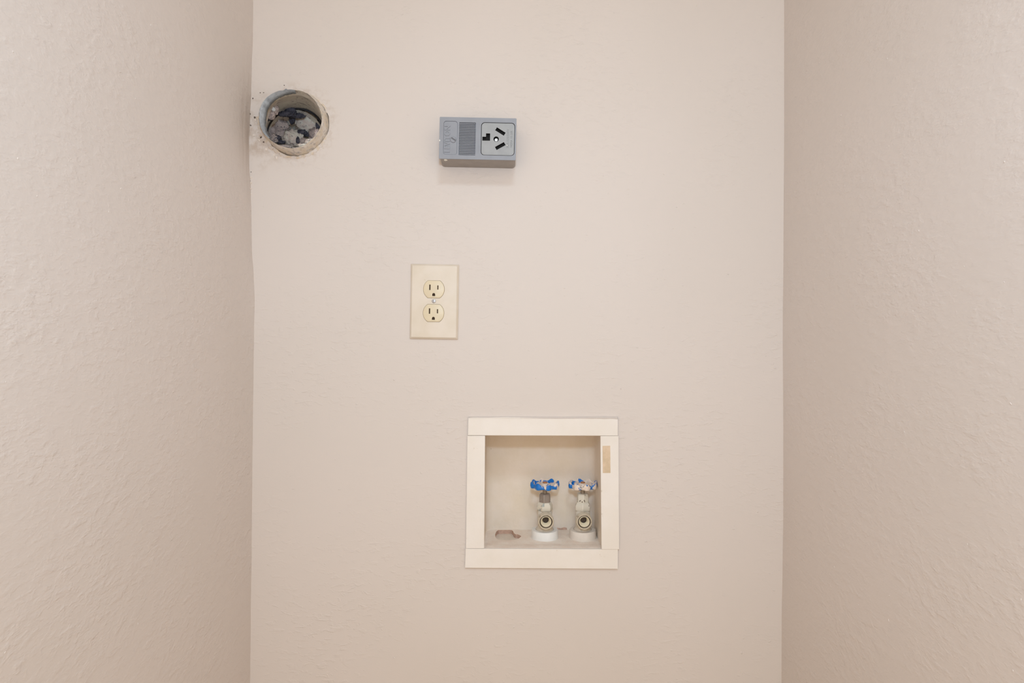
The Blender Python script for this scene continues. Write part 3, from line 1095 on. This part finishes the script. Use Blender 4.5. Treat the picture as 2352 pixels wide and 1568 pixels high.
def valve(px, dx_out, label, wheel_m, nut_m, bonnet_m, body_m, collar_m, spout_m, hexphase):
    base = P(px, 1261, VD)
    fz = P(1246, 1261).z
    v = thing('water_valve', label, 'valve', (base.x, -VD, fz), 0, 'water supply valves in the recessed box')
    H = lambda py, d=VD: P(px, py, d).z - fz
    # collar
    rc = 31.0 * 1.055 / F
    zt = H(1224.5, -0.039)
    mb = MB().lathe([(rc * 1.02, -0.0005), (rc, 0.004), (rc * 0.985, zt - 0.002), (rc * 0.95, zt), (rc * 0.72, zt + 0.0006), (rc * 0.60, zt - 0.0015)], 'z', (0, 0, 0), 40, cap1=True)
    link('collar', mb, collar_m, v, smooth=True)['label'] = 'white plastic collar at the foot'
    # body
    zb0, zb1 = H(1172), zt - 0.002
    zo = P(px, 1197.5, -0.035).z - fz
    mb = MB().lathe([(0.0150, zb1), (0.0155, zb1 + 0.003), (0.0125, zb1 + 0.006), (0.0112, zo - 0.006), (0.0122, zo), (0.0126, zo + 0.009), (0.0122, zb0 - 0.002), (0.0112, zb0 + 0.001)], 'z', (0, 0, 0), 32, cap0=True, cap1=True)
    link('valve_body', mb, body_m, v, smooth=True, angle=60)
    # bonnet (hexagon) and packing nut
    z1, z2 = H(1171.4), H(1151.8)
    hx_ = 0.0142
    mb = MB()
    mb.lathe([(hx_ * 0.90, z1), (hx_, z1 + 0.0018), (hx_, z1 + (z2 - z1) * 0.62), (hx_ * 0.86, z2 - 0.0018), (hx_ * 0.80, z2)], 'z', (0, 0, 0), 6, cap0=True, cap1=True, phase=hexphase)
    link('bonnet_nut', mb, bonnet_m, v, bevel=0.0009, seg=3, smooth=True, angle=40)
    z3 = H(1132.5)
    hn = 0.0104
    mb = MB()
    mb.lathe([(hn, z2 - 0.0004), (hn, z2 + (z3 - z2) * 0.80), (hn * 0.88, z3), (hn * 0.5, z3 + 0.0002)], 'z', (0, 0, 0), 6, cap1=True, phase=hexphase + R(8))
    link('packing_nut', mb, nut_m, v, bevel=0.0013, seg=3, smooth=True, angle=40)
    zw = H(1113.6)
    mb = MB().lathe([(0.0038, z3 - 0.001), (0.0038, zw - 0.001)], 'z', (0, 0, 0), 14, cap1=True)
    link('stem', mb, M_stem, v, smooth=True)
    handwheel(v, zw, 34.5 * vk, wheel_m, M_rust)
    # spout towards the room: threaded ring, recessed liner, bore
    ys = -0.030
    xo = dx_out
    ro = 18.6 * 1.032 / F
    prof = [(0.0100, 0.0), (0.0112, -0.010), (ro - 0.0006, -0.013)]
    for k in range(4):
        y = -0.0145 - k * 0.0032
        prof += [(ro - 0.0010, y), (ro, y - 0.0010), (ro, y - 0.0018), (ro - 0.0010, y - 0.0028)]
    prof += [(ro - 0.0008, ys + 0.0008), (ro - 0.0014, ys), (ro - 0.0024, ys), (ro - 0.0028, ys + 0.001), (ro - 0.0030, ys + 0.012)]
    mb = MB().lathe(prof, 'y', (xo, 0, zo), 40)
    sp = link('spout', mb, spout_m, v, smooth=True, angle=35)
    ri = ro - 0.0053
    prof = [(ri + 0.0009, ys + 0.012), (ri + 0.0009, ys + 0.0022), (ri + 0.0003, ys + 0.0014), (ri - 0.0006, ys + 0.0022), (0.0060, ys + 0.0135), (0.0054, ys + 0.0142)]
    mb = MB().lathe(prof, 'y', (xo, 0, zo), 36)
    link('spout_liner', mb, M_liner, sp, smooth=True, angle=50)['label'] = 'cream liner inside the spout'
    mb = MB().lathe([(0.0056, ys + 0.0140), (0.0053, ys + 0.0164), (0.003, ys + 0.0166)], 'y', (xo, 0, zo), 24, cap1=True)
    mb.lathe([(ri + 0.0026, ys + 0.0035), (ri + 0.0006, ys + 0.0035)], 'y', (xo, 0, zo), 36)
    link('bore', mb, M_bore, sp)['label'] = 'dark bore of the spout'
    return v


M_stem = plain('dull_brass_stem', srgb(138, 124, 108), 0.5, 0.3, var=0.15, scale=200)
M_rust = plain('rusty_screw', srgb(172, 120, 84), 0.6, 0.2, var=0.2, scale=300)
M_liner = chipped('cream_spout_liner', [(srgb(222, 212, 188), 0, 0), (srgb(150, 128, 96), 0.66, 0.74)], 0.5, scale=220, bump=0.0002)
M_bore = plain('bore_dark', srgb(48, 32, 22), 0.4, var=0.2)
BLUE = srgb(8, 112, 196)


def wheel_mat(name, lo, hi, seed, core):
    t = NT(name)
    n1 = t.noise(78, 5, 0.6, t.mapping(loc=(seed, seed * 0.7, 0)))
    n2 = t.noise(150, 4, 0.6, t.mapping(loc=(seed + 3, 1, 2)))
    x, y, z = t.sep(t.co)
    rad = t.math('SQRT', t.math('ADD', t.math('MULTIPLY', x, x), t.math('MULTIPLY', y, y)))
    worn = t.math('MAXIMUM', t.ramp(n1, lo, hi), t.math('MULTIPLY', t.ramp(rad, 0.0195, 0.0165), t.ramp(n2, core - 0.05, core)))
    col = t.mix(worn, BLUE, srgb(226, 210, 196))
    col = t.mix(t.math('MULTIPLY', worn, t.ramp(n2, 0.60, 0.66)), col, srgb(128, 124, 120))
    t.bump(t.math('SUBTRACT', 1.0, worn), 0.0003)
    return t.done(col, 0.3)


M_wheelA = wheel_mat('blue_wheel_chipped', 0.53, 0.56, 2.3, 0.40)
M_wheelB = wheel_mat('blue_wheel_painted_over', 0.46, 0.50, 8.1, 0.36)
M_nutA = chipped('bare_packing_nut', [(srgb(142, 130, 120), 0, 0), (srgb(186, 192, 180), 0.60, 0.66), (srgb(84, 74, 66), 0.68, 0.74)], 0.4, 0.1, scale=90, seed=5.0)
M_nutB = chipped('painted_packing_nut', [(CREAM, 0, 0), (CHIP, 0.62, 0.66)], 0.5, scale=150, seed=1.2)
M_bonA = chipped('painted_bonnet_grey_patch', [(CREAM, 0, 0), (srgb(158, 164, 160), 0.56, 0.60), (CHIP, 0.70, 0.74)], 0.45, scale=90, seed=4.4)
M_bonB = chipped('painted_bonnet_specked', [(srgb(212, 205, 191), 0, 0), (CHIP, 0.66, 0.69)], 0.5, scale=230, seed=9.4)
M_body = chipped('painted_valve_body', [(srgb(208, 199, 185), 0, 0), (srgb(196, 196, 186), 0.55, 0.65), (CHIP, 0.72, 0.76)], 0.45, scale=120, seed=6.4)
M_spoutm = chipped('worn_spout_ring', [(srgb(196, 184, 164), 0, 0), (srgb(140, 118, 92), 0.58, 0.68)], 0.4, 0.1, scale=150, seed=3.3)
M_collarA = plain('white_collar', srgb(228, 226, 222), 0.45, var=0.04, scale=60)
M_collarB = plain('cream_collar', srgb(218, 208, 197), 0.5, var=0.05, scale=60)

valve(1251.0, 0.0006, 'water valve with bright blue handwheel and bare brownish nut, left of the pair', M_wheelA, M_nutA, M_bonA, M_body, M_collarA, M_spoutm, R(10))
valve(1338.0, -0.0004, 'cream-painted water valve with badly chipped pale handwheel, beside the right trim strip', M_wheelB, M_nutB, M_bonB, M_body, M_collarB, M_spoutm, R(24))
